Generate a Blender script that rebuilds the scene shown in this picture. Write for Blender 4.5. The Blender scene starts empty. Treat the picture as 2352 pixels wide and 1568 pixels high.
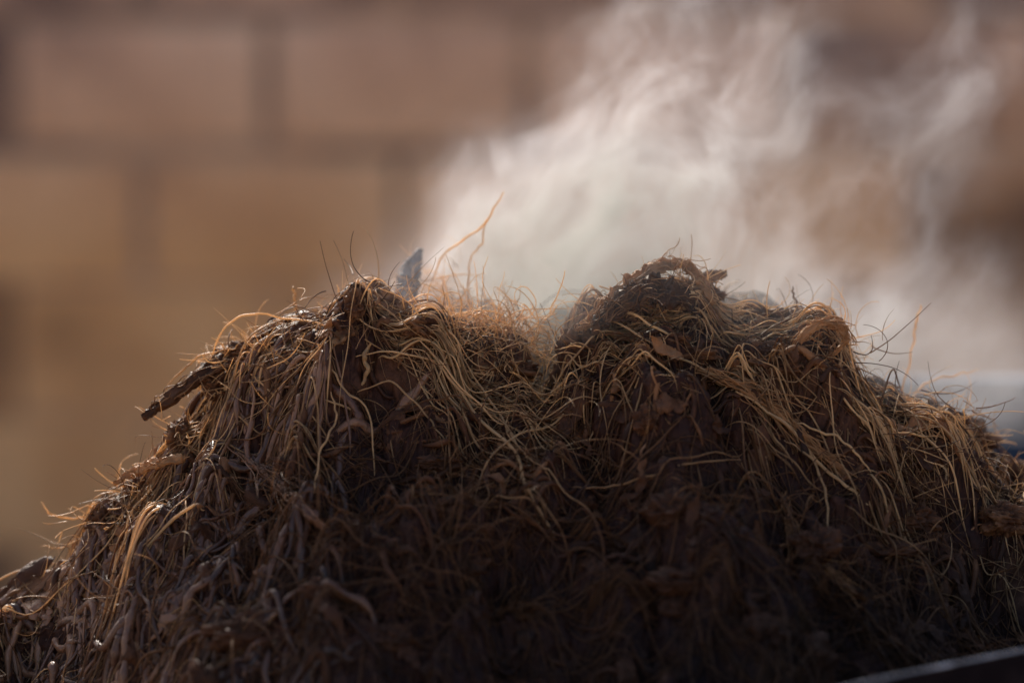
import bpy, math, random, bmesh
import numpy as np
from mathutils import Vector
rng=np.random.default_rng(11); random.seed(7)
scene=bpy.context.scene
COL=scene.collection
Z0=0.8; PITCH=math.radians(4); LENS=85; DIST=1.4
F=LENS/36*2352
CAMZ=Z0+DIST*math.tan(PITCH)
def P(px,py,Y=0.0):
    vx=(px-1176)/F; vz=(784-py)/F
    dy=math.cos(PITCH)+math.sin(PITCH)*vz
    dz=-math.sin(PITCH)+math.cos(PITCH)*vz
    t=(Y+DIST)/dy
    return (vx*t, Y, CAMZ+dz*t)

# ---------- numpy gradient noise ----------
_perm=np.random.default_rng(3).permutation(256); _perm=np.concatenate([_perm,_perm,_perm])
_g=np.random.default_rng(4).normal(size=(256,3)); _g/=np.linalg.norm(_g,axis=1)[:,None]
def pn(x,y,z=0.0):
    x,y,z=np.broadcast_arrays(np.asarray(x,float),np.asarray(y,float),np.asarray(z,float))
    xi=np.floor(x).astype(int); yi=np.floor(y).astype(int); zi=np.floor(z).astype(int)
    xf=x-xi; yf=y-yi; zf=z-zi
    u=xf*xf*xf*(xf*(xf*6-15)+10); v=yf*yf*yf*(yf*(yf*6-15)+10); w=zf*zf*zf*(zf*(zf*6-15)+10)
    def gr(a,b,c):
        h=_perm[_perm[_perm[(xi+a)&255]+((yi+b)&255)]+((zi+c)&255)]
        g=_g[h]
        return g[...,0]*(xf-a)+g[...,1]*(yf-b)+g[...,2]*(zf-c)
    l=lambda a,b,t:a+(b-a)*t
    return 1.5*l(l(l(gr(0,0,0),gr(1,0,0),u),l(gr(0,1,0),gr(1,1,0),u),v),
             l(l(gr(0,0,1),gr(1,0,1),u),l(gr(0,1,1),gr(1,1,1),u),v),w)

# ---------- generic mesh helpers ----------
def np_mesh(name,verts,quads,mat,tint=None,smooth=True):
    me=bpy.data.meshes.new(name)
    me.vertices.add(len(verts)); me.vertices.foreach_set("co",np.asarray(verts,np.float32).ravel())
    n=len(quads)
    me.loops.add(n*4); me.loops.foreach_set("vertex_index",np.asarray(quads,np.int32).ravel())
    me.polygons.add(n); me.polygons.foreach_set("loop_start",np.arange(0,n*4,4,dtype=np.int32))
    try: me.polygons.foreach_set("loop_total",np.full(n,4,dtype=np.int32))
    except Exception: pass
    me.update(calc_edges=True)
    me.polygons.foreach_set("use_smooth",np.full(n,smooth))
    if tint is not None:
        a=me.attributes.new("tint","FLOAT","POINT"); a.data.foreach_set("value",np.asarray(tint,np.float32))
    me.materials.append(mat)
    return me
def add(name,me,label=None,cat=None,parent=None,kind=None,group=None):
    ob=bpy.data.objects.new(name,me); COL.objects.link(ob)
    if label: ob["label"]=label
    if cat: ob["category"]=cat
    if kind: ob["kind"]=kind
    if group: ob["group"]=group
    if parent: ob.parent=parent
    return ob
def tubes(paths,radii,sides,flat=1.0,crumple=0.0):
    N,S,_=paths.shape
    T=np.gradient(paths,axis=1); T/=np.linalg.norm(T,axis=2,keepdims=True)+1e-12
    ref=np.tile(np.array([0.1,-0.75,0.65]) if flat!=1.0 else np.array([0.31,0.2,0.93]),(N,S,1))
    A=np.cross(T,ref); A/=np.linalg.norm(A,axis=2,keepdims=True)+1e-9
    B=np.cross(T,A)
    ang=np.arange(sides)*2*math.pi/sides
    V=paths[:,:,None,:]+radii[:,:,None,None]*(A[:,:,None,:]*np.cos(ang)[None,None,:,None]+flat*B[:,:,None,:]*np.sin(ang)[None,None,:,None])
    if crumple:
        V=V+crumple*np.stack([pn(V[...,0]*170,V[...,1]*170,V[...,2]*170+i*7) for i in range(3)],-1)+0.35*crumple*np.stack([pn(V[...,0]*520,V[...,1]*520,V[...,2]*520+i*7) for i in range(3)],-1)
    idx=np.arange(N*S*sides).reshape(N,S,sides)
    a=idx[:,:-1,:]; b=idx[:,1:,:]
    q=np.stack([a,np.roll(a,-1,axis=2),np.roll(b,-1,axis=2),b],axis=-1).reshape(-1,4)
    return V.reshape(-1,3),q

# ---------- materials ----------
def newmat(n):
    m=bpy.data.materials.new(n); m.use_nodes=True; nt=m.node_tree; nt.nodes.clear()
    return m,nt,nt.nodes,nt.links
def coir_mat(name,ramp,rough=0.45,transl=0.3,bump=0.4,bscale=900,spec=0.5):
    m,nt,N,L=newmat(name)
    out=N.new("ShaderNodeOutputMaterial")
    at=N.new("ShaderNodeAttribute"); at.attribute_name="tint"
    tc=N.new("ShaderNodeTexCoord")
    nz=N.new("ShaderNodeTexNoise"); nz.inputs["Scale"].default_value=120; nz.inputs["Detail"].default_value=5
    L.new(tc.outputs["Object"],nz.inputs["Vector"])
    ad=N.new("ShaderNodeMath"); ad.operation="MULTIPLY_ADD"; ad.inputs[1].default_value=0.5
    L.new(nz.outputs["Fac"],ad.inputs[0]); L.new(at.outputs["Fac"],ad.inputs[2])
    sb=N.new("ShaderNodeMath"); sb.operation="SUBTRACT"; sb.inputs[1].default_value=0.25; L.new(ad.outputs[0],sb.inputs[0])
    cr=N.new("ShaderNodeValToRGB"); e=cr.color_ramp.elements
    e[0].position=ramp[0][0]; e[0].color=(*ramp[0][1],1); e[1].position=ramp[-1][0]; e[1].color=(*ramp[-1][1],1)
    for p,c in ramp[1:-1]:
        k=e.new(p); k.color=(*c,1)
    L.new(sb.outputs[0],cr.inputs[0])
    bs=N.new("ShaderNodeBsdfPrincipled"); bs.inputs["Roughness"].default_value=rough
    bs.inputs["Specular IOR Level"].default_value=spec
    L.new(cr.outputs[0],bs.inputs["Base Color"])
    n2=N.new("ShaderNodeTexNoise"); n2.inputs["Scale"].default_value=bscale; n2.inputs["Detail"].default_value=3
    L.new(tc.outputs["Object"],n2.inputs["Vector"])
    bp=N.new("ShaderNodeBump"); bp.inputs["Strength"].default_value=bump; bp.inputs["Distance"].default_value=0.001
    L.new(n2.outputs["Fac"],bp.inputs["Height"]); L.new(bp.outputs[0],bs.inputs["Normal"])
    if transl>0:
        tr=N.new("ShaderNodeBsdfTranslucent"); L.new(cr.outputs[0],tr.inputs["Color"])
        mx=N.new("ShaderNodeMixShader"); mx.inputs[0].default_value=transl
        L.new(bs.outputs[0],mx.inputs[1]); L.new(tr.outputs[0],mx.inputs[2]); L.new(mx.outputs[0],out.inputs["Surface"])
    else: L.new(bs.outputs[0],out.inputs["Surface"])
    return m
M_core=coir_mat("wet_coir_pith",[(0.0,(0.014,0.007,0.008)),(0.5,(0.038,0.014,0.009)),(1.0,(0.13,0.056,0.028))],rough=0.55,transl=0,bump=0.9,bscale=500,spec=0.15)
M_rope=coir_mat("matted_coir",[(0.0,(0.022,0.009,0.007)),(0.5,(0.100,0.039,0.018)),(1.0,(0.40,0.19,0.085))],rough=0.5,transl=0.18,bump=0.8,bscale=700,spec=0.25)
M_wet=coir_mat("glistening_matted_coir",[(0.0,(0.022,0.010,0.008)),(0.5,(0.125,0.054,0.032)),(1.0,(0.38,0.195,0.105))],rough=0.3,transl=0.15,bump=0.7,bscale=600,spec=0.6)
M_fib=coir_mat("coir_fibre",[(0.0,(0.034,0.012,0.006)),(0.5,(0.22,0.098,0.038)),(1.0,(0.88,0.61,0.33))],rough=0.38,transl=0.52,bump=0.3,bscale=1500,spec=0.5)
M_husk=coir_mat("husk_skin",[(0.0,(0.02,0.009,0.006)),(0.5,(0.12,0.048,0.021)),(1.0,(0.52,0.27,0.12))],rough=0.5,transl=0.32,bump=1.0,bscale=500,spec=0.3)
M_bark=coir_mat("grey_bark",[(0.0,(0.04,0.04,0.044)),(0.5,(0.12,0.12,0.13)),(1.0,(0.27,0.27,0.29))],rough=0.6,transl=0,bump=1.0,bscale=400,spec=0.3)

# ---------- heap height function ----------
sil=[(-300,1520),(-150,1440),(0,1368),(60,1340),(130,1300),(210,1270),(240,1222),(280,1205),(315,1130),(345,1086),(375,1038),(405,990),(445,952),(480,903),(520,835),(560,803),(640,788),(720,765),(780,715),(830,668),(870,668),(900,715),(960,750),(1000,768),(1080,765),(1130,765),(1180,800),(1215,870),(1240,905),(1270,840),(1310,795),(1360,748),(1420,708),(1480,660),(1560,648),(1620,690),(1670,735),(1760,735),(1850,742),(1910,780),(1940,865),(2000,912),(2060,928),(2120,960),(2180,1015),(2240,1065),(2290,1125),(2352,1170),(2500,1290),(2700,1500)]
sx=np.array([P(a,b)[0] for a,b in sil]); sz=np.array([P(a,b)[2] for a,b in sil])-0.004
gx=np.linspace(-0.6,0.6,2401); gh=np.interp(gx,sx,sz)
gh[gx<sx[0]]=sz[0]-(sx[0]-gx[gx<sx[0]])*0.8; gh[gx>sx[-1]]=sz[-1]-(gx[gx>sx[-1]]-sx[-1])*0.9
def sm(a,s):
    k=int(s/0.0005*3); w=np.exp(-0.5*(np.arange(-k,k+1)*0.0005/s)**2); w/=w.sum()
    return np.convolve(np.pad(a,k,mode='edge'),w,mode='valid')
g1=sm(gh,0.002); g2=sm(gh,0.03)-0.006
back=[(1060,685,0.075,0.028),(1330,695,0.085,0.03),(1720,705,0.07,0.03),(2150,1000,0.10,0.03),(2330,1110,0.07,0.03)]
def hbase(x,y):
    yc=0.012*pn(x*9,3.3,1.7)
    d=y-yc; t=np.abs(d)
    w=np.exp(-(d/0.045)**2)
    H=np.interp(x,gx,g1)*w+np.interp(x,gx,g2)*(1-w)
    drop=np.where(d<0,1.3,0.85)*(np.sqrt(t*t+0.018**2)-0.018)
    h=H-drop
    for (a,b,Y,sr) in back:
        cx,_,cz=P(a,b,Y)
        bl=cz-((x-cx)**2+(y-Y)**2)/(sr*1.3)*0.7
        h=np.where((np.abs(x-cx)<0.12)&(np.abs(y-Y)<0.06),np.maximum(h,bl),h)
    cxl=P(1245,880)[0]-0.1*np.minimum(0,y)
    h=h-0.024*np.exp(-((x-cxl)/0.011)**2)*np.exp(-((y+0.03)/0.035)**2)
    return h
NX,NY=1500,760
AX=np.linspace(-0.6,0.62,NX); AY=np.linspace(-0.40,0.26,NY)
X,Y=np.meshgrid(AX,AY,indexing='ij')
def hraw(x,y):
    h=hbase(x,y)
    wx=x+0.012*pn(x*28,y*28,5.1); wy=y+0.012*pn(x*28,y*28,9.4)
    front=1/(1+np.exp((y+0.018)/0.008))
    h=h+(0.003+0.026*front)*pn(wx*15,wy*20,2.2)
    h=h+(0.004+0.018*front)*(0.35-2*np.abs(pn(wx*22,wy*30,7.7)))
    h=h+(0.003+0.002*front)*(0.4-2*np.abs(pn(wx*62,wy*80,1.7)))
    h=h+0.002*pn(wx*130,wy*130,3.1)
    return h
HG=hraw(X,Y)
WXg=X+0.006*pn(X*60,Y*60,15.1); WYg=Y+0.006*pn(X*60,Y*60,19.4)
r2g=np.random.default_rng(21)
clod=np.zeros_like(HG)
for k in range(380):
    cx=r2g.uniform(-0.5,0.5); cy=r2g.uniform(-0.24,0.07); a=r2g.uniform(0,math.pi); ra=r2g.uniform(0.012,0.042); rb=ra*r2g.uniform(0.35,0.8)
    am=ra*r2g.uniform(0.35,0.8)*(1.0 if cy<-0.02 else 0.35)
    i0=np.searchsorted(AX,cx-0.05);i1=np.searchsorted(AX,cx+0.05);j0=np.searchsorted(AY,cy-0.05);j1=np.searchsorted(AY,cy+0.05)
    dx=WXg[i0:i1,j0:j1]-cx; dy=WYg[i0:i1,j0:j1]-cy
    u=(dx*math.cos(a)+dy*math.sin(a))/ra; v=(-dx*math.sin(a)+dy*math.cos(a))/rb
    r=np.clip(1-(u*u+v*v),0,1)
    pr=am*r**0.5*(1+0.6*u)
    clod[i0:i1,j0:j1]=np.maximum(clod[i0:i1,j0:j1],pr)
HG=HG+clod-0.003
def hfull(x,y):
    fi=np.clip((x-AX[0])/(AX[1]-AX[0]),0,NX-1.001); fj=np.clip((y-AY[0])/(AY[1]-AY[0]),0,NY-1.001)
    i=np.floor(fi).astype(int); j=np.floor(fj).astype(int); u=fi-i; v=fj-j
    return (HG[i,j]*(1-u)+HG[i+1,j]*u)*(1-v)+(HG[i,j+1]*(1-u)+HG[i+1,j+1]*u)*v
def lit_tint(x,z):
    """light and shade put into the tint: paler at top and left, dark below"""
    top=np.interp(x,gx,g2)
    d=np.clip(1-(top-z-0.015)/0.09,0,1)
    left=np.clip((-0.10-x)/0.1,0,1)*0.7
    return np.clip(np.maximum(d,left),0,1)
def grad(f,x,y,e=0.002):
    return (f(x+e,y)-f(x-e,y))/(2*e),(f(x,y+e)-f(x,y-e))/(2*e)
def hitY(px,py):
    Ys=np.linspace(-0.26,0.1,361)
    pts=np.array([P(px,py,Y) for Y in Ys])
    below=pts[:,2]<hfull(pts[:,0],pts[:,1])
    return Ys[np.argmax(below)] if below.any() else 0.0
hx,hy=np.gradient(HG,AX[1]-AX[0],AY[1]-AY[0])
nn=np.stack([-hx,-hy,np.ones_like(hx)],-1); nn/=np.linalg.norm(nn,axis=-1,keepdims=True)
pw=np.stack([X,Y,HG],-1)
r1=1-2*np.abs(pn(X*230+4*pn(X*60,Y*60,1),Y*120,HG*110)); r2=pn(X*420,Y*420,HG*420)
disp=0.0018*r1+0.0012*r2+0.0035*pn(X*70,Y*70,HG*70+4)
pw=pw+nn*disp[...,None]
pw[...,2]=np.maximum(pw[...,2],Z0-0.46)
idx=np.arange(NX*NY).reshape(NX,NY)
q=np.stack([idx[:-1,:-1],idx[1:,:-1],idx[1:,1:],idx[:-1,1:]],-1).reshape(-1,4)
tint=(np.clip(0.4+0.3*r1+0.35*pn(X*25,Y*25,HG*25),0,1)*(0.45+0.55*lit_tint(X,HG))).ravel()
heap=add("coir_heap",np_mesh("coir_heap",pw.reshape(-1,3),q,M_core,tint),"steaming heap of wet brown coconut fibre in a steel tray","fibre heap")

# ---------- strands following the heap ----------
def strands(N,S,lmin,lmax,rmin,rmax,jit,wig,lift,xr=(-0.46,0.46),yr=(-0.2,0.10),rough=0.0,pop=0.0,coh=1.3,per=1,spread=0.003,curl0=12,flip=0.12,starts=None,fan=0.14,rf=220,sq=2.2):
    G=max(1,N//per); N=G*per
    rep=lambda a:np.repeat(a,per)
    if starts is not None:
        x=rep(np.array([s[0] for s in starts])); y=rep(np.array([s[1] for s in starts]))
    else:
        x=rep(rng.uniform(*xr,G)); y=rep(rng.uniform(*yr,G))
    gx_,gy_=grad(hbase,x,y,0.01)
    a0=np.arctan2(-gy_,-gx_)+coh*(pn(x*11,y*11,0.4)*1.5+pn(x*30,y*30,8.4)*1.8)+rep(rng.normal(0,jit,G))
    fl=rep(rng.random(G)<flip); a0=np.where(fl,rep(rng.uniform(-math.pi,math.pi,G)),a0)
    if starts is not None:
        for k,s in enumerate(starts):
            if s[2] is not None: a0[k*per:(k+1)*per]=s[2]
    L=rep(lmin+(lmax-lmin)*rng.random(G)**1.8)
    curl=rep(rng.normal(0,1,G)*curl0); s1=rep(rng.uniform(0,99,G))
    if per>1:
        x=x+rng.normal(0,spread,N); y=y+rng.normal(0,spread/sq,N); a0=a0+rng.normal(0,fan,N)
        L=L*rng.uniform(0.4,1.15,N); curl=curl+rng.normal(0,4,N); s1=s1+rng.normal(0,0.5,N)
    ds=L/(S-1)
    pts=np.zeros((N,S,3))
    lf=lift*rng.random(N)**(3 if per==1 else 1)
    pp=pop*rng.random(N)**4
    for i in range(S):
        t=i/(S-1)
        z=hfull(x,y)
        up=0.0008+lf*math.sin(math.pi*t)+pp*t*t
        pts[:,i,0]=x; pts[:,i,1]=y-up*0.5; pts[:,i,2]=z+up
        a=a0+curl*L*t+wig*pn(s1,t*L*60,0.5)*2
        # heading measured on the steep face itself, not in plan
        ux=np.cos(a); uy=np.sin(a)/sq; nn_=np.sqrt(ux*ux+uy*uy); ux/=nn_; uy/=nn_
        e=0.003
        sl=(hfull(x+e*ux,y+e*uy)-z)/e
        st=ds/np.sqrt(1+sl*sl)
        x=x+st*ux; y=y+st*uy
    for k in range(4 if per==1 else 8):
        pts[:,1:-1,:]=0.25*pts[:,:-2,:]+0.5*pts[:,1:-1,:]+0.25*pts[:,2:,:]
    r=rmin+(rmax-rmin)*rng.random(N)**2
    tt=np.linspace(0,1,S)
    tap=np.clip(np.minimum(tt*5+0.2,(1-tt)*3+0.1),0,1)
    R=r[:,None]*tap[None,:]
    if rough: R=R*(1+rough*pn(s1[:,None],tt[None,:]*L[:,None]*rf,1.3))
    return pts,R
def pack(sets,name,mat,extra=None,**kw):
    Vs=[];Qs=[];Ts=[];o=0
    for s in sets:
        pts,R,sides,tl,th=s[:5]
        V,Q=tubes(pts,R,sides,*s[5:]); n=pts.shape[0]
        t=np.repeat(tl+(th-tl)*rng.random(n),pts.shape[1]*sides)
        t=t*(0.35+0.65*lit_tint(V[:,0],V[:,2]))  # strand tint scaled down where shade is painted low on the heap
        Vs.append(V);Qs.append(Q+o);Ts.append(t);o+=len(V)
    for V,Q,t in (extra or []):
        Vs.append(V);Qs.append(Q+o);Ts.append(t);o+=len(V)
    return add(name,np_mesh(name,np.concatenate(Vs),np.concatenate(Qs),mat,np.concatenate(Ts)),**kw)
def lump(c,r,sq,seed):
    nu,nv=64,40
    th=np.linspace(0,2*math.pi,nu,endpoint=False); ph=np.linspace(0.03,math.pi-0.03,nv)
    TH,PH=np.meshgrid(th,ph,indexing='ij')
    D=np.stack([np.cos(TH)*np.sin(PH),np.sin(TH)*np.sin(PH),np.cos(PH)],-1)
    k=1+0.5*pn(D[...,0]*1.6+seed,D[...,1]*1.6,D[...,2]*1.6)+0.35*(0.4-2*np.abs(pn(D[...,0]*3.2+seed,D[...,1]*3.2,D[...,2]*5)))+0.14*(0.4-2*np.abs(pn(D[...,0]*4+seed,D[...,1]*4,D[...,2]*16)))
    V=np.array(c)+D*(np.array(sq)*r)*k[...,None]
    idx=np.arange(nu*nv).reshape(nu,nv); a=idx; b=np.roll(idx,-1,0)
    Q=np.stack([a[:,:-1],b[:,:-1],b[:,1:],a[:,1:]],-1).reshape(-1,4)
    t=np.clip(0.5+0.5*(k-0.9),0,1)
    return V.reshape(-1,3),Q,t.ravel()
def curly(N,S,cx,cy,cz,sp,lmin,lmax,curv,r0=0.0002,r1=0.0004,up=0.3):
    p=np.stack([rng.normal(cx,sp[0],N),rng.normal(cy,sp[1],N),rng.normal(cz,sp[2],N)],-1)
    d=rng.normal(size=(N,3)); d[:,2]=np.abs(d[:,2])*up+d[:,2]*(1-up); d/=np.linalg.norm(d,axis=1)[:,None]
    ax=rng.normal(size=(N,3)); ax/=np.linalg.norm(ax,axis=1)[:,None]
    L=rng.uniform(lmin,lmax,N); ds=L/(S-1); k=curv*rng.normal(1,0.5,N)
    out=np.zeros((N,S,3))
    for i in range(S):
        out[:,i]=p
        p=p+d*ds[:,None]
        w=ax+0.4*rng.normal(size=(N,3))
        d=d+np.cross(w,d)*(k*ds)[:,None]; d[:,2]-=4*ds
        d/=np.linalg.norm(d,axis=1)[:,None]
    r=rng.uniform(r0,r1,N); tt=np.linspace(1,0.4,S)
    return out,r[:,None]*tt[None,:]
LP=[(850,705,0,.009,(1,.8,1.1)),(790,740,-.01,.010,(1.3,.8,.8)),(560,815,0,.010,(1.5,.9,.7)),(650,795,0,.009,(1.4,.9,.7)),(500,885,-.01,.009,(1,1,1)),(420,1000,-.01,.009,(1,1,1)),(330,1125,-.01,.009,(1,1,.9)),(245,1200,-.01,.011,(1,1,1)),
    (1430,712,-.01,.011,(1.4,.9,.8)),(1510,672,-.005,.010,(1.6,.9,.7)),(1600,680,-.002,.010,(1.3,.9,.9)),(1750,735,0,.011,(1.5,.9,.7)),(1840,752,0,.011,(1.3,.9,.8)),(1895,785,-.005,.013,(.9,.9,1.1)),(1990,900,0,.011,(1.4,1,.7)),(2120,965,.01,.012,(1.4,1,.8)),(2210,1015,.03,.015,(1.4,1,.8)),(2310,1120,.03,.017,(1,1,1)),
    (1090,768,-.005,.009,(1.6,.8,.7)),(960,765,-.01,.008,(1.4,.9,.8)),(1320,800,-.02,.011,(1,.9,1)),(1180,805,-.015,.008,(1,.8,1.2))]
lumps=[lump(P(a,b,Yp),r,sq,i*3.7) for i,(a,b,Yp,r,sq) in enumerate(LP)]
frizz=[]
for (a,b,Yp,r,sq) in LP:
    c=P(a,b,Yp-0.002); frizz.append((*curly(50,20,*c,(r*sq[0]*0.8,r*0.7,r*sq[2]*0.5),0.012,0.035,75,r1=0.0005,up=0),4,0.55,1.2))
for i in range(150):
    x=rng.uniform(-0.43,0.43); y=rng.uniform(-0.16,-0.01)
    if x<-0.12 and y<-0.03 and rng.random()<0.7: continue
    z=float(hfull(np.array([x]),np.array([y]))[0])
    big=rng.random()
    frizz.append((*curly(24,18,x,y-0.002,z+0.001,(0.007+0.006*big,0.005,0.007),0.015,0.05,rng.uniform(25,65),r1=0.00045,up=0),4,0.15,0.95))
for i in range(60):
    x=rng.uniform(-0.42,0.42); y=rng.uniform(-0.15,-0.01); z=float(hfull(np.array([x]),np.array([y]))[0]); r=rng.uniform(0.004,0.012)
    V,Q,t=lump((x,y-0.3*r,z),r,(rng.uniform(.8,2.0),.8,rng.uniform(.5,1.2)),i*5.3+90)
    lumps.append((V,Q,t*(0.4+0.6*lit_tint(V[:,0],V[:,2]))))
rp,rr=strands(3200,22,0.02,0.08,0.0005,0.0023,0.7,0.5,0.007,rough=0.6,flip=0.3,curl0=14,rf=120)
fl1,fr1=strands(700,22,0.02,0.06,0.0016,0.0062,1.0,0.6,0.009,rough=0.9,flip=0.4,pop=0.014)
pack([(rp,rr,7,0.15,0.9),(fl1,fr1,14,0.15,1.0,0.14,0.0026)],"matted_fibre_clump",M_rope,extra=lumps,parent=heap,kind="stuff",label="torn matted clumps of brown coconut fibre")
rpL,rrL=strands(1900,30,0.03,0.10,0.0008,0.0029,0.5,0.5,0.007,xr=(-0.42,-0.10),yr=(-0.17,0.03),rough=0.6,flip=0.2,curl0=11,rf=110,sq=1.5)
fl2,fr2=strands(150,22,0.02,0.06,0.0016,0.0050,0.8,0.7,0.006,xr=(-0.42,-0.1),rough=0.8,flip=0.3,pop=0.01)
pack([(rpL,rrL,8,0.3,1.0),(fl2,fr2,12,0.3,1.0,0.25,0.0022)],"wet_fibre_clump",M_wet,parent=heap,kind="stuff",label="glistening wet ropey clumps of brown coconut fibre")
f1,q1=strands(8000,18,0.025,0.11,0.00018,0.00045,1.0,0.3,0.008,pop=0.004,curl0=10,flip=0.45)
f2,q2=strands(1500,24,0.06,0.17,0.0003,0.00065,0.9,0.22,0.018,pop=0.006,curl0=8,flip=0.45)
f3,q3=strands(4800,16,0.015,0.06,0.00030,0.00068,0.9,0.35,0.006,yr=(-0.02,0.02),pop=0.002,curl0=12,flip=0.4)  # crest fibres; their high tint paints the golden rim glow
b1,c1=strands(90*16,28,0.04,0.12,0.00025,0.0006,0.8,0.22,0.014,per=16,spread=0.004,curl0=9,yr=(-0.16,0.0),flip=0.35,fan=0.28)
def st_(px,py,qx,qy):
    Ya=hitY(px,py); Yb=hitY(qx,qy); a=P(px,py,Ya); b=P(qx,qy,Yb)
    return (a[0],a[1],math.atan2(-(qy-py),(qx-px)))
hs=[st_(*v) for v in [(960,800,1180,1050),(1080,870,1200,1100),(1350,760,1650,860),(1400,800,1750,920),(1650,880,1900,1080),(1720,980,1830,1130),(1950,920,2150,1080),(2050,950,2300,1200),(2000,1120,2230,1300),(600,820,480,1000),(880,740,1050,800),(900,800,1100,880),(520,900,430,1080),(1500,730,1800,800),(400,1050,250,1250),(1300,820,1500,830),(2060,1220,2250,1420),(1560,700,1850,760),(1750,760,1900,820),(1000,770,1200,800),(430,1150,330,1400),(640,1050,760,1230)]]
b2,c2=strands(len(hs)*24,30,0.06,0.14,0.0003,0.0007,0,0.22,0.013,per=24,spread=0.005,curl0=4,starts=hs,fan=0.24)
cl=[]
for (a,b,Yp,sp,n,lm,cv) in [(1050,700,0.07,(0.020,0.015,0.003),70,0.035,90),(1080,775,-0.008,(0.022,0.006,0.006),560,0.05,85),(1005,650,0.05,(0.006,0.01,0.006),40,0.05,60),
        (1890,800,-0.005,(0.010,0.008,0.009),90,0.045,80),(1750,760,-0.005,(0.025,0.01,0.003),40,0.04,80),
        (600,825,-0.005,(0.018,0.01,0.004),70,0.035,90),(2290,1140,0.04,(0.02,0.02,0.010),60,0.035,90)]:
    c=P(a,b,Yp); cl.append((*curly(n,22,*c,sp,0.02,lm,cv,r1=0.0005,up=0),4,0.75,1.15))
xs=rng.uniform(-0.4,0.42,12); ys=rng.uniform(-0.05,0.03,12); zs=hfull(xs,ys)
sp_,sr_=curly(12,18,0,0,0,(0,0,0),0.015,0.04,10,r0=0.0004,r1=0.0006,up=0.9)
sp_=sp_+np.stack([xs,ys,zs-0.001],-1)[:,None,:]
pack([(f1,q1,4,0.1,0.8),(f2,q2,5,0.4,1.05),(f3,q3,4,0.7,1.3),(b1,c1,4,0.35,1.0),(b2,c2,5,0.5,1.1),(sp_,sr_,4,0.6,1.0)]+cl+frizz,"loose_fibre",M_fib,parent=heap,kind="stuff",label="tangle of fine golden brown coconut fibres")

# ---------- prominent single strands ----------
def catmull(pts,n):
    pts=np.array(pts,float); p=np.vstack([2*pts[0]-pts[1],pts,2*pts[-1]-pts[-2]])
    out=[]; m=len(pts)-1
    for k in range(n):
        u=k/(n-1)*m; i=min(int(u),m-1); t=u-i
        a,b,c,d=p[i],p[i+1],p[i+2],p[i+3]
        out.append(0.5*((2*b)+(-a+c)*t+(2*a-5*b+4*c-d)*t*t+(-a+3*b-3*c+d)*t**3))
    return np.array(out)
def strand(pp,Y,r,tv=0.8):
    n=40; ctrl=[]
    ys_=[]
    if Y=="s":
        ys_=[hitY(*a)-0.004 for a in pp]
        for _ in range(2):
            ys_=[min(ys_[i],0.5*(ys_[max(i-1,0)]+ys_[min(i+1,len(ys_)-1)])) for i in range(len(ys_))]
    for i,a in enumerate(pp):
        yy=ys_[i] if Y=="s" else (Y[i] if isinstance(Y,(list,tuple)) else Y)
        ctrl.append(P(a[0],a[1],yy))
    pts=catmull(ctrl,n)
    s=random.random()*50
    tt=np.linspace(0,1,n)
    pts[:,0]+=0.0016*pn(s,tt*8,0.2); pts[:,2]+=0.0016*pn(s,tt*8,5.2); pts[:,1]+=0.002*pn(s,tt*6,9.2)
    R=r*(1-0.6*np.abs(2*tt-1)**3)*(1+0.25*pn(s,tt*25,0))
    V,Q=tubes(pts[None],R[None],6)
    add("coir_strand",np_mesh("coir_strand",V,Q,M_fib,np.full(len(V),tv)),"long thin golden coconut fibre sticking out of the heap","fibre",group="single fibres sticking out of the heap")
S=strand
S([(1155,440),(1130,490),(1100,525),(1050,560),(1010,600),(985,670)],0.03,0.0007,1.0)
S([(1120,500),(1105,560),(1080,600),(1075,690)],0.03,0.0005,0.9)
S([(670,655),(680,690),(682,775)],0.0,0.0009,0.85)
S([(775,655),(780,690),(770,740)],0.0,0.0007,0.9)
S([(95,1150),(120,1180),(160,1187),(200,1195),(225,1250)],[-.01,-.01,0,0,0],0.0007,0.9)
S([(95,1252),(140,1258),(170,1240),(165,1300)],0.0,0.0005,0.8)
S([(2115,700),(2105,740),(2095,800),(2065,930)],0.02,0.0008,0.95)
S([(2250,848),(2200,860),(2120,885),(2080,940)],0.03,0.0006,0.9)
S([(480,830),(520,750),(580,720),(660,730),(740,745),(790,790)],[-.01,-.02,-.02,-.02,-.03,-.04],0.0006,1.0)
S([(380,890),(420,850),(470,815),(540,800)],-.01,0.0006,0.8)
S([(900,665),(860,640),(820,720),(880,760),(960,745),(940,700),(870,660)],-.035,0.0005,0.95)
S([(1820,660),(1825,690),(1840,750)],0.01,0.0006,0.5)
S([(730,790),(760,850),(800,900),(850,960),(858,1090)],"s",0.0006,0.85)
S([(820,900),(900,880),(980,950),(1020,1010)],"s",0.0006,0.75)
S([(960,780),(1040,870),(1100,960),(1180,1030),(1215,1130),(1280,1230)],"s",0.0009,0.85)
S([(1060,820),(1130,930),(1175,1000),(1195,1090),(1240,1200)],"s",0.0007,0.85)
S([(820,820),(900,810),(1000,830),(1120,860),(1250,875)],"s",0.0006,0.95)
S([(1290,790),(1360,740),(1440,720),(1520,760),(1600,800)],"s",0.0008,0.95)
S([(1310,780),(1400,735),(1500,790),(1620,850),(1780,900)],"s",0.0007,0.85)
S([(1260,850),(1290,900),(1310,960)],"s",0.0006,0.85)
S([(1315,1120),(1400,1118),(1500,1090),(1600,1060),(1700,1055)],"s",0.0006,0.65)
S([(1400,1010),(1480,1060),(1560,1105)],"s",0.0006,0.5)
S([(1935,800),(1930,860),(1965,930),(1985,975)],"s",0.0008,0.95)
S([(1800,1010),(1870,1060),(1900,1150),(1898,1290)],"s",0.0007,0.75)
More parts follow.
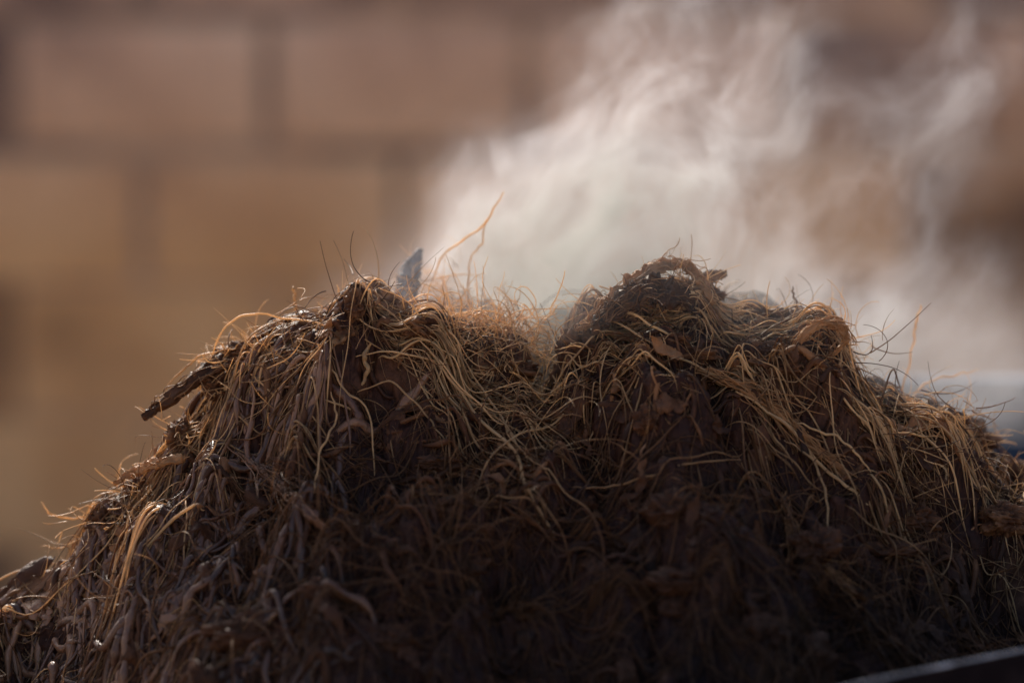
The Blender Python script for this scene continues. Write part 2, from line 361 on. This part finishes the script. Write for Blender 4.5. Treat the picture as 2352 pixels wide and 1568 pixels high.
S([(1830,970),(1930,1010),(2000,1085)],"s",0.0007,0.95)
S([(1690,900),(1790,960),(1880,1060),(1950,1120),(1995,1158)],"s",0.0010,0.9)
S([(2160,950),(2190,970),(2240,1030)],[.02,.02,.03],0.0006,0.9)
S([(430,1300),(440,1200),(460,1090),(500,1010)],"s",0.0008,0.85)
S([(260,1365),(300,1310),(350,1240),(440,1160),(470,1170)],"s",0.0009,0.9)
S([(720,1130),(735,1040),(770,960),(760,900)],"s",0.0006,0.85)
S([(450,1560),(560,1490),(640,1400)],"s",0.0008,0.6)
S([(490,960),(485,920),(520,890),(570,885)],"s",0.0013,0.95)
S([(830,890),(842,850),(838,810),(850,790)],"s",0.0013,0.8)
S([(290,1568),(340,1500),(450,1470),(620,1360),(830,1300)],"s",0.0008,0.5)
S([(1180,700),(1220,760),(1240,850)],[0.02,0.0,-.01],0.0006,0.9)

# ---------- husk strips ----------
def husk(name,pp,Y,W,thick,label,cat,mat=M_husk,tv=0.6,group=None,tilt=0.5,ragged=0.5,frays=26,cr=0.6):
    n=80;m=10
    ctrl=[]
    for i,a in enumerate(pp):
        yy=(hitY(*a)-0.003) if Y=="s" else (Y[i] if isinstance(Y,(list,tuple)) else Y)
        ctrl.append(P(a[0],a[1],yy))
    c=catmull(ctrl,n); T=np.gradient(c,axis=0); T/=np.linalg.norm(T,axis=1)[:,None]
    fwd=np.array([0,-math.cos(tilt),math.sin(tilt)])
    A=np.cross(T,fwd); A/=np.linalg.norm(A,axis=1)[:,None]+1e-9; B=np.cross(A,T)
    W=np.interp(np.linspace(0,1,n),np.linspace(0,1,len(W)),W)*0.000255
    s=random.random()*90
    k=2*m; rings=[]
    for j in range(k):
        ang=2*math.pi*j/k
        u=math.cos(ang); v=math.sin(ang)
        wob=1+ragged*pn(s+u*1.3,np.linspace(0,n/5,n),v)+0.8*ragged*pn(s+u*3,np.linspace(0,n/2.3,n),v)
        groove=1+0.9*pn(s+j*1.7,np.linspace(0,n/9,n),4)
        off=A*(W*0.5*u*wob)[:,None]+B*((thick*v*0.5*groove)+W*0.22*(u*u))[:,None]
        rings.append(c+off)
    V=np.stack(rings,1)
    V=V+cr*0.0030*np.stack([pn(V[...,0]*160,V[...,1]*160,V[...,2]*160+i*7) for i in range(3)],-1)+cr*0.0010*np.stack([pn(V[...,0]*500,V[...,1]*500,V[...,2]*500+i*7) for i in range(3)],-1)
    V=V.reshape(-1,3)
    idx=np.arange(n*k).reshape(n,k); a=idx[:-1]; b=idx[1:]
    Q=np.stack([a,np.roll(a,-1,1),np.roll(b,-1,1),b],-1).reshape(-1,4)
    tn=np.clip(tv+0.35*pn(V[:,0]*200,V[:,1]*200,V[:,2]*200),0,1)
    if frays:
        fp=np.zeros((frays,24,3))
        for f in range(frays):
            i0=random.uniform(0,0.6)*(n-1); i1=min(n-1,i0+random.uniform(0.2,0.5)*n)
            ii=np.linspace(i0,i1,24); u=random.uniform(-0.6,0.6)
            mm=random.uniform(0.9,1.6)
            for ax in range(3):
                fp[f,:,ax]=np.interp(ii,np.arange(n),c[:,ax])+u*np.interp(ii,np.arange(n),W*A[:,ax])+0.4*thick*mm*np.interp(ii,np.arange(n),B[:,ax])*(1 if B[:,1].mean()<0 else -1)
            fr=np.linspace(0,1,24)**2*random.uniform(0,0.011)
            dv=np.array([random.gauss(0,1),random.gauss(0,1)-.3,random.gauss(0,1)])
            fp[f]+=fr[:,None]*dv
            fp[f]+=0.004*np.stack([pn(f*3.1,np.linspace(0,3,24),q_) for q_ in (1.1,4.1,7.1)],-1)
        V2,Q2=tubes(fp,np.full((frays,24),0.0004)*np.linspace(1,0.5,24)[None],4)
        Q=np.concatenate([Q,Q2+len(V)]); V=np.concatenate([V,V2]); tn=np.concatenate([tn,np.full(len(V2),min(1,tv+0.3))])
    me=np_mesh(name,V,Q,mat,tn)
    return add(name,me,label,cat,group=group)
G="husk strips lying on the heap"
husk("husk_stick",[(330,960),(380,925),(440,880),(500,840),(560,815)],[-.02,-.02,-.02,-.012,.0],[14,28,34,40,34],0.007,"dark brittle stick of coconut husk poking out of the heap","husk stick",tv=0.4,ragged=0.35,frays=12,cr=0.35)
husk("bark_shard",[(966,572),(955,600),(943,635),(930,690),(915,755)],0.045,[8,32,50,66,80],0.008,"dark grey pointed bark shard standing upright in the heap","bark shard",mat=M_bark,tv=0.6,ragged=0.3,frays=4,cr=0.3)
husk("husk_strip",[(868,645),(852,668),(835,705),(812,750),(760,790)],[-.01,-.012,-.02,-.03,-.045],[12,36,48,40,14],0.004,"curled brown husk strip on the heap's peak","husk strip",tv=0.75,group=G,ragged=0.7,frays=16,cr=0.5)
husk("husk_strip",[(872,650),(892,690),(930,725),(1000,770)],[-.01,-.015,-.02,-.03],[12,34,30,10],0.004,"small brown husk flap on the heap's peak","husk strip",tv=0.7,group=G,ragged=0.7,frays=8,cr=0.5)
husk("husk_strip",[(1310,785),(1370,725),(1430,668),(1495,622),(1540,612)],[-.02,-.024,-.024,-.018,-.01],[8,24,36,28,12],0.003,"torn upper husk strip leaning on the heap's crest","husk strip",tv=0.9,group=G,ragged=0.9,frays=24,cr=0.6)
husk("husk_strip",[(1450,650),(1500,618),(1560,608),(1605,638),(1640,700)],[-.01,-.01,-.008,-.014,-.024],[12,26,18,22,10],0.003,"arched golden husk strip on the heap's crest","husk strip",tv=1.0,group=G,ragged=0.9,frays=24,cr=0.6)
husk("husk_strip",[(1360,760),(1430,700),(1500,668),(1550,678),(1600,710)],[-.03,-.03,-.028,-.025,-.02],[14,44,60,46,14],0.005,"dark broad folded husk strip under the arched one","husk strip",tv=0.3,group=G,ragged=1.0,frays=36,cr=0.9)
husk("husk_strip",[(1560,680),(1610,645),(1665,630)],[0.0,0.0,.005],[36,36,12],0.005,"short brown husk tip sticking up","husk strip",tv=0.7,group=G,ragged=0.8,frays=6,cr=0.6)
husk("husk_strip",[(1820,850),(1835,785),(1880,745),(1928,750),(1942,785),(1915,815)],[-.04,-.04,-.04,-.04,-.04,-.04],[8,16,22,22,14,6],0.004,"pale curled husk strip looping back on itself","husk strip",tv=1.0,group=G,frays=24,ragged=0.5,cr=0.3)
husk("husk_strip",[(1600,850),(1700,890),(1790,950),(1860,1020),(1930,1080),(1970,1130)],"s",[10,20,24,20,13,5],0.005,"long pointed husk strip hanging down the slope","husk strip",tv=0.75,group=G,frays=50,ragged=0.9)
husk("husk_strip",[(262,1110),(310,1085),(360,1065),(430,1050)],[-.02,-.02,-.03,-.03],[6,20,24,14],0.004,"pointed golden husk strip jutting from the slope","husk strip",tv=1.0,group=G,frays=10,cr=0.4)
husk("husk_strip",[(1800,1130),(1830,1230),(1900,1310),(1990,1380)],"s",[10,24,18,6],0.005,"long dull husk strip low on the slope","husk strip",tv=0.5,group=G,ragged=0.9)
husk("husk_strip",[(230,1165),(262,1168),(290,1205)],[.0,.0,-.01],[34,40,24],0.008,"small dark husk lump on the slope","husk strip",tv=0.35,group=G,ragged=0.7,frays=8)
husk("husk_strip",[(1452,800),(1470,795),(1490,805),(1480,825),(1460,822)],"s",[8,13,13,11,6],0.003,"tiny curled golden husk strip","husk strip",tv=0.95,group=G,frays=4,cr=0.3)
husk("husk_strip",[(500,1010),(580,1060),(640,1110),(700,1170),(760,1230)],"s",[12,20,22,18,10],0.007,"wet grey brown husk strip on the slope","husk strip",tv=0.5,group=G,ragged=1.0,frays=30,mat=M_wet)
husk("husk_strip",[(2080,1020),(2140,985),(2200,975),(2255,980)],[.02,.02,.02,.03],[50,66,46,12],0.010,"broad brown husk strip at the heap's shoulder","husk strip",tv=0.6,group=G,ragged=0.8,frays=20)

# ---------- steel tray ----------
def steel(name,c0,c1,rough,metal,spec=0.5):
    m,nt,N,L=newmat(name)
    out=N.new("ShaderNodeOutputMaterial"); bs=N.new("ShaderNodeBsdfPrincipled"); bs.inputs["Specular IOR Level"].default_value=spec
    tc=N.new("ShaderNodeTexCoord"); nz=N.new("ShaderNodeTexNoise"); nz.inputs["Scale"].default_value=45; nz.inputs["Detail"].default_value=8
    L.new(tc.outputs["Object"],nz.inputs["Vector"])
    cr=N.new("ShaderNodeValToRGB"); cr.color_ramp.elements[0].position=0.4; cr.color_ramp.elements[0].color=(*c0,1); cr.color_ramp.elements[1].position=0.65; cr.color_ramp.elements[1].color=(*c1,1)
    L.new(nz.outputs["Fac"],cr.inputs[0]); L.new(cr.outputs[0],bs.inputs["Base Color"])
    bs.inputs["Metallic"].default_value=metal; bs.inputs["Roughness"].default_value=rough
    bp=N.new("ShaderNodeBump"); bp.inputs["Strength"].default_value=0.5; bp.inputs["Distance"].default_value=0.003; L.new(nz.outputs["Fac"],bp.inputs["Height"]); L.new(bp.outputs[0],bs.inputs["Normal"])
    L.new(bs.outputs[0],out.inputs["Surface"]); return m
M_steel=steel("worn_rim_steel",(0.10,0.11,0.14),(0.40,0.42,0.50),0.4,0.5)
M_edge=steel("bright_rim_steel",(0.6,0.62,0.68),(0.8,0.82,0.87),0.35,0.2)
M_pan=steel("dark_steel",(0.010,0.007,0.008),(0.020,0.014,0.015),0.9,0.0,0.03)  # near-black steel for the front panels, floor and legs
M_blue=steel("blue_grey_steel",(0.022,0.030,0.045),(0.045,0.060,0.085),0.6,0.1,0.2)
rim=[np.array(v) for v in [(-0.62,-0.36,Z0-0.36),P(1890,1584,-0.27),P(2750,1414,-0.17),P(2750,868,0.42),P(1750,872,0.42),(-0.62,0.25,Z0-0.36)]]
def closed(pts,n):
    out=[]; K=len(pts)
    for i in range(K):
        for t in np.linspace(0,1,n,endpoint=False): out.append(pts[i]*(1-t)+pts[(i+1)%K]*t)
    o=np.array(out)
    for _ in range(6): o=0.25*np.roll(o,1,0)+0.5*o+0.25*np.roll(o,-1,0)
    return o
rl=closed(rim,16); ctr=rl.mean(0); K=len(rl)
low=rl.copy(); low[:,0]=ctr[0]+(rl[:,0]-ctr[0])*0.85; low[:,1]=ctr[1]+(rl[:,1]-ctr[1])*0.8; low[:,2]=Z0-0.48
mid=(rl+low)/2
V=np.concatenate([rl,mid,low,[low.mean(0)]])
me=bpy.data.meshes.new("steel_tray"); faces=[]; mi=[]
for r in range(2):
    for i in range(K): faces.append((r*K+i,r*K+(i+1)%K,(r+1)*K+(i+1)%K,(r+1)*K+i)); mi.append(1 if 36<=i<76 else 0)
for i in range(K): faces.append((2*K+i,2*K+(i+1)%K,3*K)); mi.append(0)
me.from_pydata([tuple(v) for v in V],[],faces); me.materials.append(M_pan); me.materials.append(M_blue)
me.polygons.foreach_set("material_index",mi)
for p in me.polygons:p.use_smooth=True
tray=add("steel_tray",me,"worn blue grey steel tray with rolled rim holding the heap","tray")
sol=tray.modifiers.new("s","SOLIDIFY"); sol.thickness=0.0010
pc=np.concatenate([rl,rl[:2]])[None]
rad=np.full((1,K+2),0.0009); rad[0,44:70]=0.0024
V,Q=tubes(pc,rad,10)
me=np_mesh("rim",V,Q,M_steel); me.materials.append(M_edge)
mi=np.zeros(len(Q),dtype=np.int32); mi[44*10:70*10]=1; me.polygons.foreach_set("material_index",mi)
add("rim",me,parent=tray)
for (a,b) in [(-0.4,-0.18),(0.42,-0.12),(0.42,0.26),(-0.4,0.14)]:
    pts=np.array([[a,b,Z0-0.475],[a*1.02,b*1.03,Z0-0.6],[a*1.06,b*1.1,0.0]])
    V,Q=tubes(catmull(pts,12)[None],np.full((1,12),0.014),12)
    add("leg",np_mesh("leg",V,Q,M_pan),parent=tray)

# ---------- ground ----------
m,nt,N,L=newmat("pale_sandy_earth")
out=N.new("ShaderNodeOutputMaterial"); bs=N.new("ShaderNodeBsdfPrincipled"); nz=N.new("ShaderNodeTexNoise"); nz.inputs["Scale"].default_value=6; nz.inputs["Detail"].default_value=10
tc=N.new("ShaderNodeTexCoord"); L.new(tc.outputs["Object"],nz.inputs["Vector"])
cr=N.new("ShaderNodeValToRGB"); cr.color_ramp.elements[0].color=(0.36,0.25,0.17,1); cr.color_ramp.elements[1].color=(0.60,0.45,0.33,1)
L.new(nz.outputs["Fac"],cr.inputs[0]); L.new(cr.outputs[0],bs.inputs["Base Color"]); bs.inputs["Roughness"].default_value=0.9; L.new(bs.outputs[0],out.inputs["Surface"])
me=bpy.data.meshes.new("ground"); me.from_pydata([(-40,-40,0),(40,-40,0),(40,40,0),(-40,40,0)],[],[(0,1,2,3)]); me.materials.append(m)
add("ground",me,"pale sandy earth ground","ground",kind="structure")

# ---------- brick wall ----------
WY=2.7
def brickmat():
    m,nt,N,L=newmat("weathered_vignetted_brick")
    out=N.new("ShaderNodeOutputMaterial"); bs=N.new("ShaderNodeBsdfPrincipled"); bs.inputs["Roughness"].default_value=0.9; bs.inputs["Specular IOR Level"].default_value=0.2
    at=N.new("ShaderNodeAttribute"); at.attribute_name="tint"
    tc=N.new("ShaderNodeTexCoord"); nz=N.new("ShaderNodeTexNoise"); nz.inputs["Scale"].default_value=4.0; nz.inputs["Detail"].default_value=8; nz.inputs["Roughness"].default_value=0.6
    L.new(tc.outputs["Object"],nz.inputs["Vector"])
    ad=N.new("ShaderNodeMath"); ad.operation="MULTIPLY_ADD"; ad.inputs[1].default_value=1.4; L.new(nz.outputs["Fac"],ad.inputs[0]); L.new(at.outputs["Fac"],ad.inputs[2])
    sb=N.new("ShaderNodeMath"); sb.operation="SUBTRACT"; sb.inputs[1].default_value=0.67; L.new(ad.outputs[0],sb.inputs[0])
    def ramp(cols):
        cr=N.new("ShaderNodeValToRGB"); e=cr.color_ramp.elements
        e[0].position=0; e[0].color=(*cols[0],1); e[1].position=1; e[1].color=(*cols[2],1)
        k=e.new(0.5); k.color=(*cols[1],1); L.new(sb.outputs[0],cr.inputs[0]); return cr
    ra=ramp([(0.15,0.082,0.050),(0.66,0.352,0.16),(0.86,0.53,0.27)])
    rb=ramp([(0.14,0.088,0.085),(0.65,0.425,0.315),(0.84,0.62,0.48)])
    sp=N.new("ShaderNodeSeparateXYZ"); L.new(tc.outputs["Object"],sp.inputs[0])
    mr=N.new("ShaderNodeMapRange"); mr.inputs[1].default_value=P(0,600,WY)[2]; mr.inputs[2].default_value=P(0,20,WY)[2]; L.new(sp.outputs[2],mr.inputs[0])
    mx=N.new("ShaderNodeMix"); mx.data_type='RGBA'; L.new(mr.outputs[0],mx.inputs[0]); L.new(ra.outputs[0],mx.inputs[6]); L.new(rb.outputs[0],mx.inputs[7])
    L.new(mx.outputs[2],bs.inputs["Base Color"])
    n2=N.new("ShaderNodeTexNoise"); n2.inputs["Scale"].default_value=60; n2.inputs["Detail"].default_value=6; L.new(tc.outputs["Object"],n2.inputs["Vector"])
    bp=N.new("ShaderNodeBump"); bp.inputs["Distance"].default_value=0.01; L.new(n2.outputs["Fac"],bp.inputs["Height"]); L.new(bp.outputs[0],bs.inputs["Normal"])
    L.new(bs.outputs[0],out.inputs["Surface"]); return m
m_b=brickmat()
m_m,nt,N,L=newmat("old_mortar"); out=N.new("ShaderNodeOutputMaterial"); bs=N.new("ShaderNodeBsdfPrincipled"); bs.inputs["Roughness"].default_value=0.95
tc=N.new("ShaderNodeTexCoord"); nz=N.new("ShaderNodeTexNoise"); nz.inputs["Scale"].default_value=5; nz.inputs["Detail"].default_value=4; L.new(tc.outputs["Object"],nz.inputs["Vector"])
cr=N.new("ShaderNodeValToRGB"); cr.color_ramp.elements[0].position=0.38; cr.color_ramp.elements[0].color=(0.24,0.165,0.125,1); cr.color_ramp.elements[1].position=0.62; cr.color_ramp.elements[1].color=(0.54,0.35,0.23,1)
L.new(nz.outputs["Fac"],cr.inputs[0]); L.new(cr.outputs[0],bs.inputs["Base Color"]); L.new(bs.outputs[0],out.inputs["Surface"])
jx,_,jz=P(620,345,WY); jx2=P(1210,345,WY)[0]; BW=jx2-jx; jz2=P(620,35,WY)[2]; BH=jz2-jz; off=P(325,345,WY)[0]-jx
verts=[];faces=[];mi=[];tn=[]
bvl=0.008
def block(x0,x1,z0,z1,t):
    o=len(verts)
    y0=WY-0.006+random.uniform(-0.003,0.003); yb=WY+0.1
    outer=[(x0,z0),(x1,z0),(x1,z1),(x0,z1)]
    inner=[(x0+bvl,z0+bvl),(x1-bvl,z0+bvl),(x1-bvl,z1-bvl),(x0+bvl,z1-bvl)]
    for a,b in outer: verts.append((a,yb,b))
    for a,b in outer: verts.append((a,y0+bvl,b))
    for a,b in inner: verts.append((a,y0,b))
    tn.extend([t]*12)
    for r in range(2):
        for i in range(4): faces.append((o+r*4+i,o+r*4+(i+1)%4,o+r*4+4+(i+1)%4,o+r*4+4+i)); mi.append(0)
    faces.append((o+8,o+9,o+10,o+11)); mi.append(0)
z=jz
while z>0.02: z-=BH
top=Z0+0.55
while z<top:
    r=round((z-jz)/BH)
    sh=jx if r%2==0 else jx+off
    g=0.012 if r>=0 else (0.008 if r==-1 else 0.0015)
    xk=sh-BW*6
    while xk<2.6:
        t=random.uniform(0.46,0.56)  # vignette painted into the block tints at the left, top and right
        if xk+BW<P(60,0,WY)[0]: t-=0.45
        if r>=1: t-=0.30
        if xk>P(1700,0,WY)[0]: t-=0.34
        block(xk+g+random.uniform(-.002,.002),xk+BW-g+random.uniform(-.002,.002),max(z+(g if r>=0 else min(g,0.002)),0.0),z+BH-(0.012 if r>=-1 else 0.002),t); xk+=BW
    z+=BH
o=len(verts); xa,xb=-2.5,2.6
verts+= [(xa,WY+0.001,0),(xb,WY+0.001,0),(xb,WY+0.001,z-0.02),(xa,WY+0.001,z-0.02),(xa,WY+0.2,0),(xb,WY+0.2,0),(xb,WY+0.2,z-0.02),(xa,WY+0.2,z-0.02)]; tn.extend([0.5]*8)
for f in [(0,1,2,3),(5,4,7,6),(3,2,6,7),(0,3,7,4),(1,5,6,2)]: faces.append(tuple(o+i for i in f)); mi.append(1)
me=bpy.data.meshes.new("brick_wall"); me.from_pydata(verts,[],faces); me.materials.append(m_b); me.materials.append(m_m)
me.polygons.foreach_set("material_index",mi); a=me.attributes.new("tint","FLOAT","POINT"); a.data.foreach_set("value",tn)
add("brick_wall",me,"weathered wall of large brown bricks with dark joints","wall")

# ---------- steam ----------
m,nt,N,L=newmat("steam_vapour")
class E:
    def __init__(s,v): s.v=v
    @staticmethod
    def op(o,*a):
        n=N.new("ShaderNodeMath"); n.operation=o
        for i,k in enumerate(a):
            if isinstance(k,E): L.new(k.v,n.inputs[i])
            else: n.inputs[i].default_value=float(k)
        return E(n.outputs[0])
    def __add__(s,o): return E.op("ADD",s,o)
    __radd__=__add__
    def __sub__(s,o): return E.op("SUBTRACT",s,o)
    def __mul__(s,o): return E.op("MULTIPLY",s,o)
    __rmul__=__mul__
def smooth(v,a,b):
    n=N.new("ShaderNodeMapRange"); n.interpolation_type="SMOOTHSTEP"; L.new(v.v,n.inputs[0]); n.inputs[1].default_value=a; n.inputs[2].default_value=b
    return E(n.outputs[0])
tc=N.new("ShaderNodeTexCoord")
def warp(vec,scale,amt,detail):
    nz=N.new("ShaderNodeTexNoise"); nz.inputs["Scale"].default_value=scale; nz.inputs["Detail"].default_value=detail; L.new(vec,nz.inputs["Vector"])
    s=N.new("ShaderNodeVectorMath"); s.operation="SUBTRACT"; L.new(nz.outputs["Color"],s.inputs[0]); s.inputs[1].default_value=(0.5,0.5,0.5)
    k=N.new("ShaderNodeVectorMath"); k.operation="SCALE"; L.new(s.outputs[0],k.inputs[0]); k.inputs["Scale"].default_value=amt
    a=N.new("ShaderNodeVectorMath"); a.operation="ADD"; L.new(vec,a.inputs[0]); L.new(k.outputs[0],a.inputs[1]); return a.outputs[0]
w0=warp(tc.outputs["Object"],11,0.085,1)
w1=warp(w0,40,0.034,3)
sep=N.new("ShaderNodeSeparateXYZ"); L.new(w1,sep.inputs[0])
x,y,z=[E(sep.outputs[i]) for i in range(3)]
fx,fz=0.62,0.785
YS=0.085
dy=(y-YS)*(1/0.05)
dyf=(y-0.003)*(1/0.045)
def blob(px,py,sa,sb,amp,fx=fx,fz=fz):
    c=P(px,py,YS); dx=x-c[0]; dz=z-c[2]
    a=(dx*fx+dz*fz)*(1/sa); b=(dx*fz-dz*fx)*(1/sb)
    return E.op("EXPONENT",(a*a+b*b)*(-1.0))*amp
prof=E.op("EXPONENT",dy*dy*(-1.0)); proff=E.op("EXPONENT",dyf*dyf*(-1.0))
core=blob(1230,640,0.085,0.062,1.6)+blob(1850,770,0.13,0.040,1.1,0.98,-0.15)
strm=(blob(1380,400,0.10,0.050,1.1)+blob(1640,520,0.10,0.044,0.85,0.8,0.6)
     +blob(2200,200,0.10,0.036,0.48,0.5,0.86)+blob(2160,650,0.06,0.055,0.45)+blob(1700,200,0.12,0.075,0.36))
veil=blob(1830,800,0.16,0.038,0.55,0.97,-0.2)+blob(1170,750,0.09,0.038,0.60,1,0)+blob(2280,900,0.05,0.03,0.08,1,0)
a=x*fx+z*fz; b=x*fz-z*fx
cb=N.new("ShaderNodeCombineXYZ"); L.new((a*14).v,cb.inputs[0]); L.new((b*27).v,cb.inputs[1]); L.new((y*22).v,cb.inputs[2])
nz=N.new("ShaderNodeTexNoise"); nz.inputs["Scale"].default_value=1.0; nz.inputs["Detail"].default_value=5; nz.inputs["Roughness"].default_value=0.70; L.new(cb.outputs[0],nz.inputs["Vector"])
wis=smooth(E(nz.outputs["Fac"]),0.41,0.73)
tot=core+strm
edge=smooth(tot*prof,0.02,0.60)
dens=(edge*prof*(core*(wis*1.3+0.35)+strm*(wis*1.25+0.015))+veil*proff*(wis+0.4))*12.5
vs=N.new("ShaderNodeVolumeScatter"); vs.inputs["Color"].default_value=(0.95,0.92,0.99,1); vs.inputs["Anisotropy"].default_value=0.62
L.new(dens.v,vs.inputs["Density"])
out=N.new("ShaderNodeOutputMaterial"); L.new(vs.outputs[0],out.inputs["Volume"])
try: m.cycles.volume_step_rate=0.45
except Exception as ex: print(ex)
poly=[(650,800),(720,560),(850,300),(1000,60),(1200,-120),(1450,-200),(2000,-250),(2500,-200),(2650,200),(2650,600),(2600,1020),(2000,1020),(1500,940),(1100,900),(800,880)]
pc=np.array([P(a,b,YS) for a,b in poly])[:,[0,2]]; cc=np.array([P(1620,420,YS)[0],P(1620,420,YS)[2]])
nt_=64; th=np.linspace(0,2*math.pi,nt_,endpoint=False); Rr=[]
for t in th:
    d=np.array([math.cos(t),math.sin(t)]); best=0.1
    for i in range(len(pc)):
        p0=pc[i]-cc; p1=pc[(i+1)%len(pc)]-cc; e_=p1-p0
        den=d[0]*e_[1]-d[1]*e_[0]
        if abs(den)<1e-9: continue
        s_=(p0[0]*e_[1]-p0[1]*e_[0])/den; u_=(p0[0]*d[1]-p0[1]*d[0])/den
        if s_>0 and 0<=u_<=1: best=s_
    Rr.append(best)
Rr=np.array(Rr); nl=11; V=[]
for j in range(nl):
    ph=-math.pi/2*0.98+math.pi*0.98*j/(nl-1)
    for i in range(nt_):
        rr_=Rr[i]*math.cos(ph)**0.45
        V.append((cc[0]+rr_*math.cos(th[i]),0.065+0.125*math.sin(ph),cc[1]+rr_*math.sin(th[i])))
faces=[]
for j in range(nl-1):
    for i in range(nt_): faces.append((j*nt_+i,j*nt_+(i+1)%nt_,(j+1)*nt_+(i+1)%nt_,(j+1)*nt_+i))
faces.append(tuple(range(nt_-1,-1,-1))); faces.append(tuple((nl-1)*nt_+i for i in range(nt_)))
me=bpy.data.meshes.new("steam"); me.from_pydata(V,[],faces); me.materials.append(m)
bm=bmesh.new(); bm.from_mesh(me); bmesh.ops.recalc_face_normals(bm,faces=bm.faces); bm.to_mesh(me); bm.free()
add("steam",me,"wispy white steam drifting up from the warm heap","steam",kind="stuff")

# ---------- light, world, camera ----------
EL=math.radians(39); AZ=math.radians(-22)
sd=Vector((math.sin(AZ)*math.cos(EL),math.cos(AZ)*math.cos(EL),math.sin(EL)))
sl=bpy.data.lights.new("sun","SUN"); sl.energy=5.5; sl.angle=math.radians(0.5); sl.color=(1,0.92,0.82)
so=bpy.data.objects.new("sun",sl); COL.objects.link(so); so.rotation_euler=(-sd).to_track_quat('-Z','Y').to_euler(); so.location=(0,3,4)
wd=bpy.data.worlds.new("World"); scene.world=wd; wd.use_nodes=True
bg=wd.node_tree.nodes["Background"]; sky=wd.node_tree.nodes.new("ShaderNodeTexSky"); sky.sky_type='NISHITA'; sky.sun_disc=False
sky.sun_elevation=EL; sky.sun_rotation=AZ; sky.air_density=1.0; sky.dust_density=5.0; sky.ozone_density=1.0
wd.node_tree.links.new(sky.outputs[0],bg.inputs[0]); bg.inputs[1].default_value=0.185
cam=bpy.data.cameras.new("camera"); co=bpy.data.objects.new("camera",cam); COL.objects.link(co)
cam.lens=LENS; cam.sensor_width=36; co.location=(0,-DIST,CAMZ); co.rotation_euler=(math.radians(90)-PITCH,0,0)
cam.clip_start=0.05; cam.clip_end=200; cam.dof.use_dof=True; cam.dof.focus_distance=DIST-0.035; cam.dof.aperture_fstop=2.2
scene.camera=co
scene.view_settings.view_transform='Standard'; scene.view_settings.look='None'; scene.view_settings.exposure=0
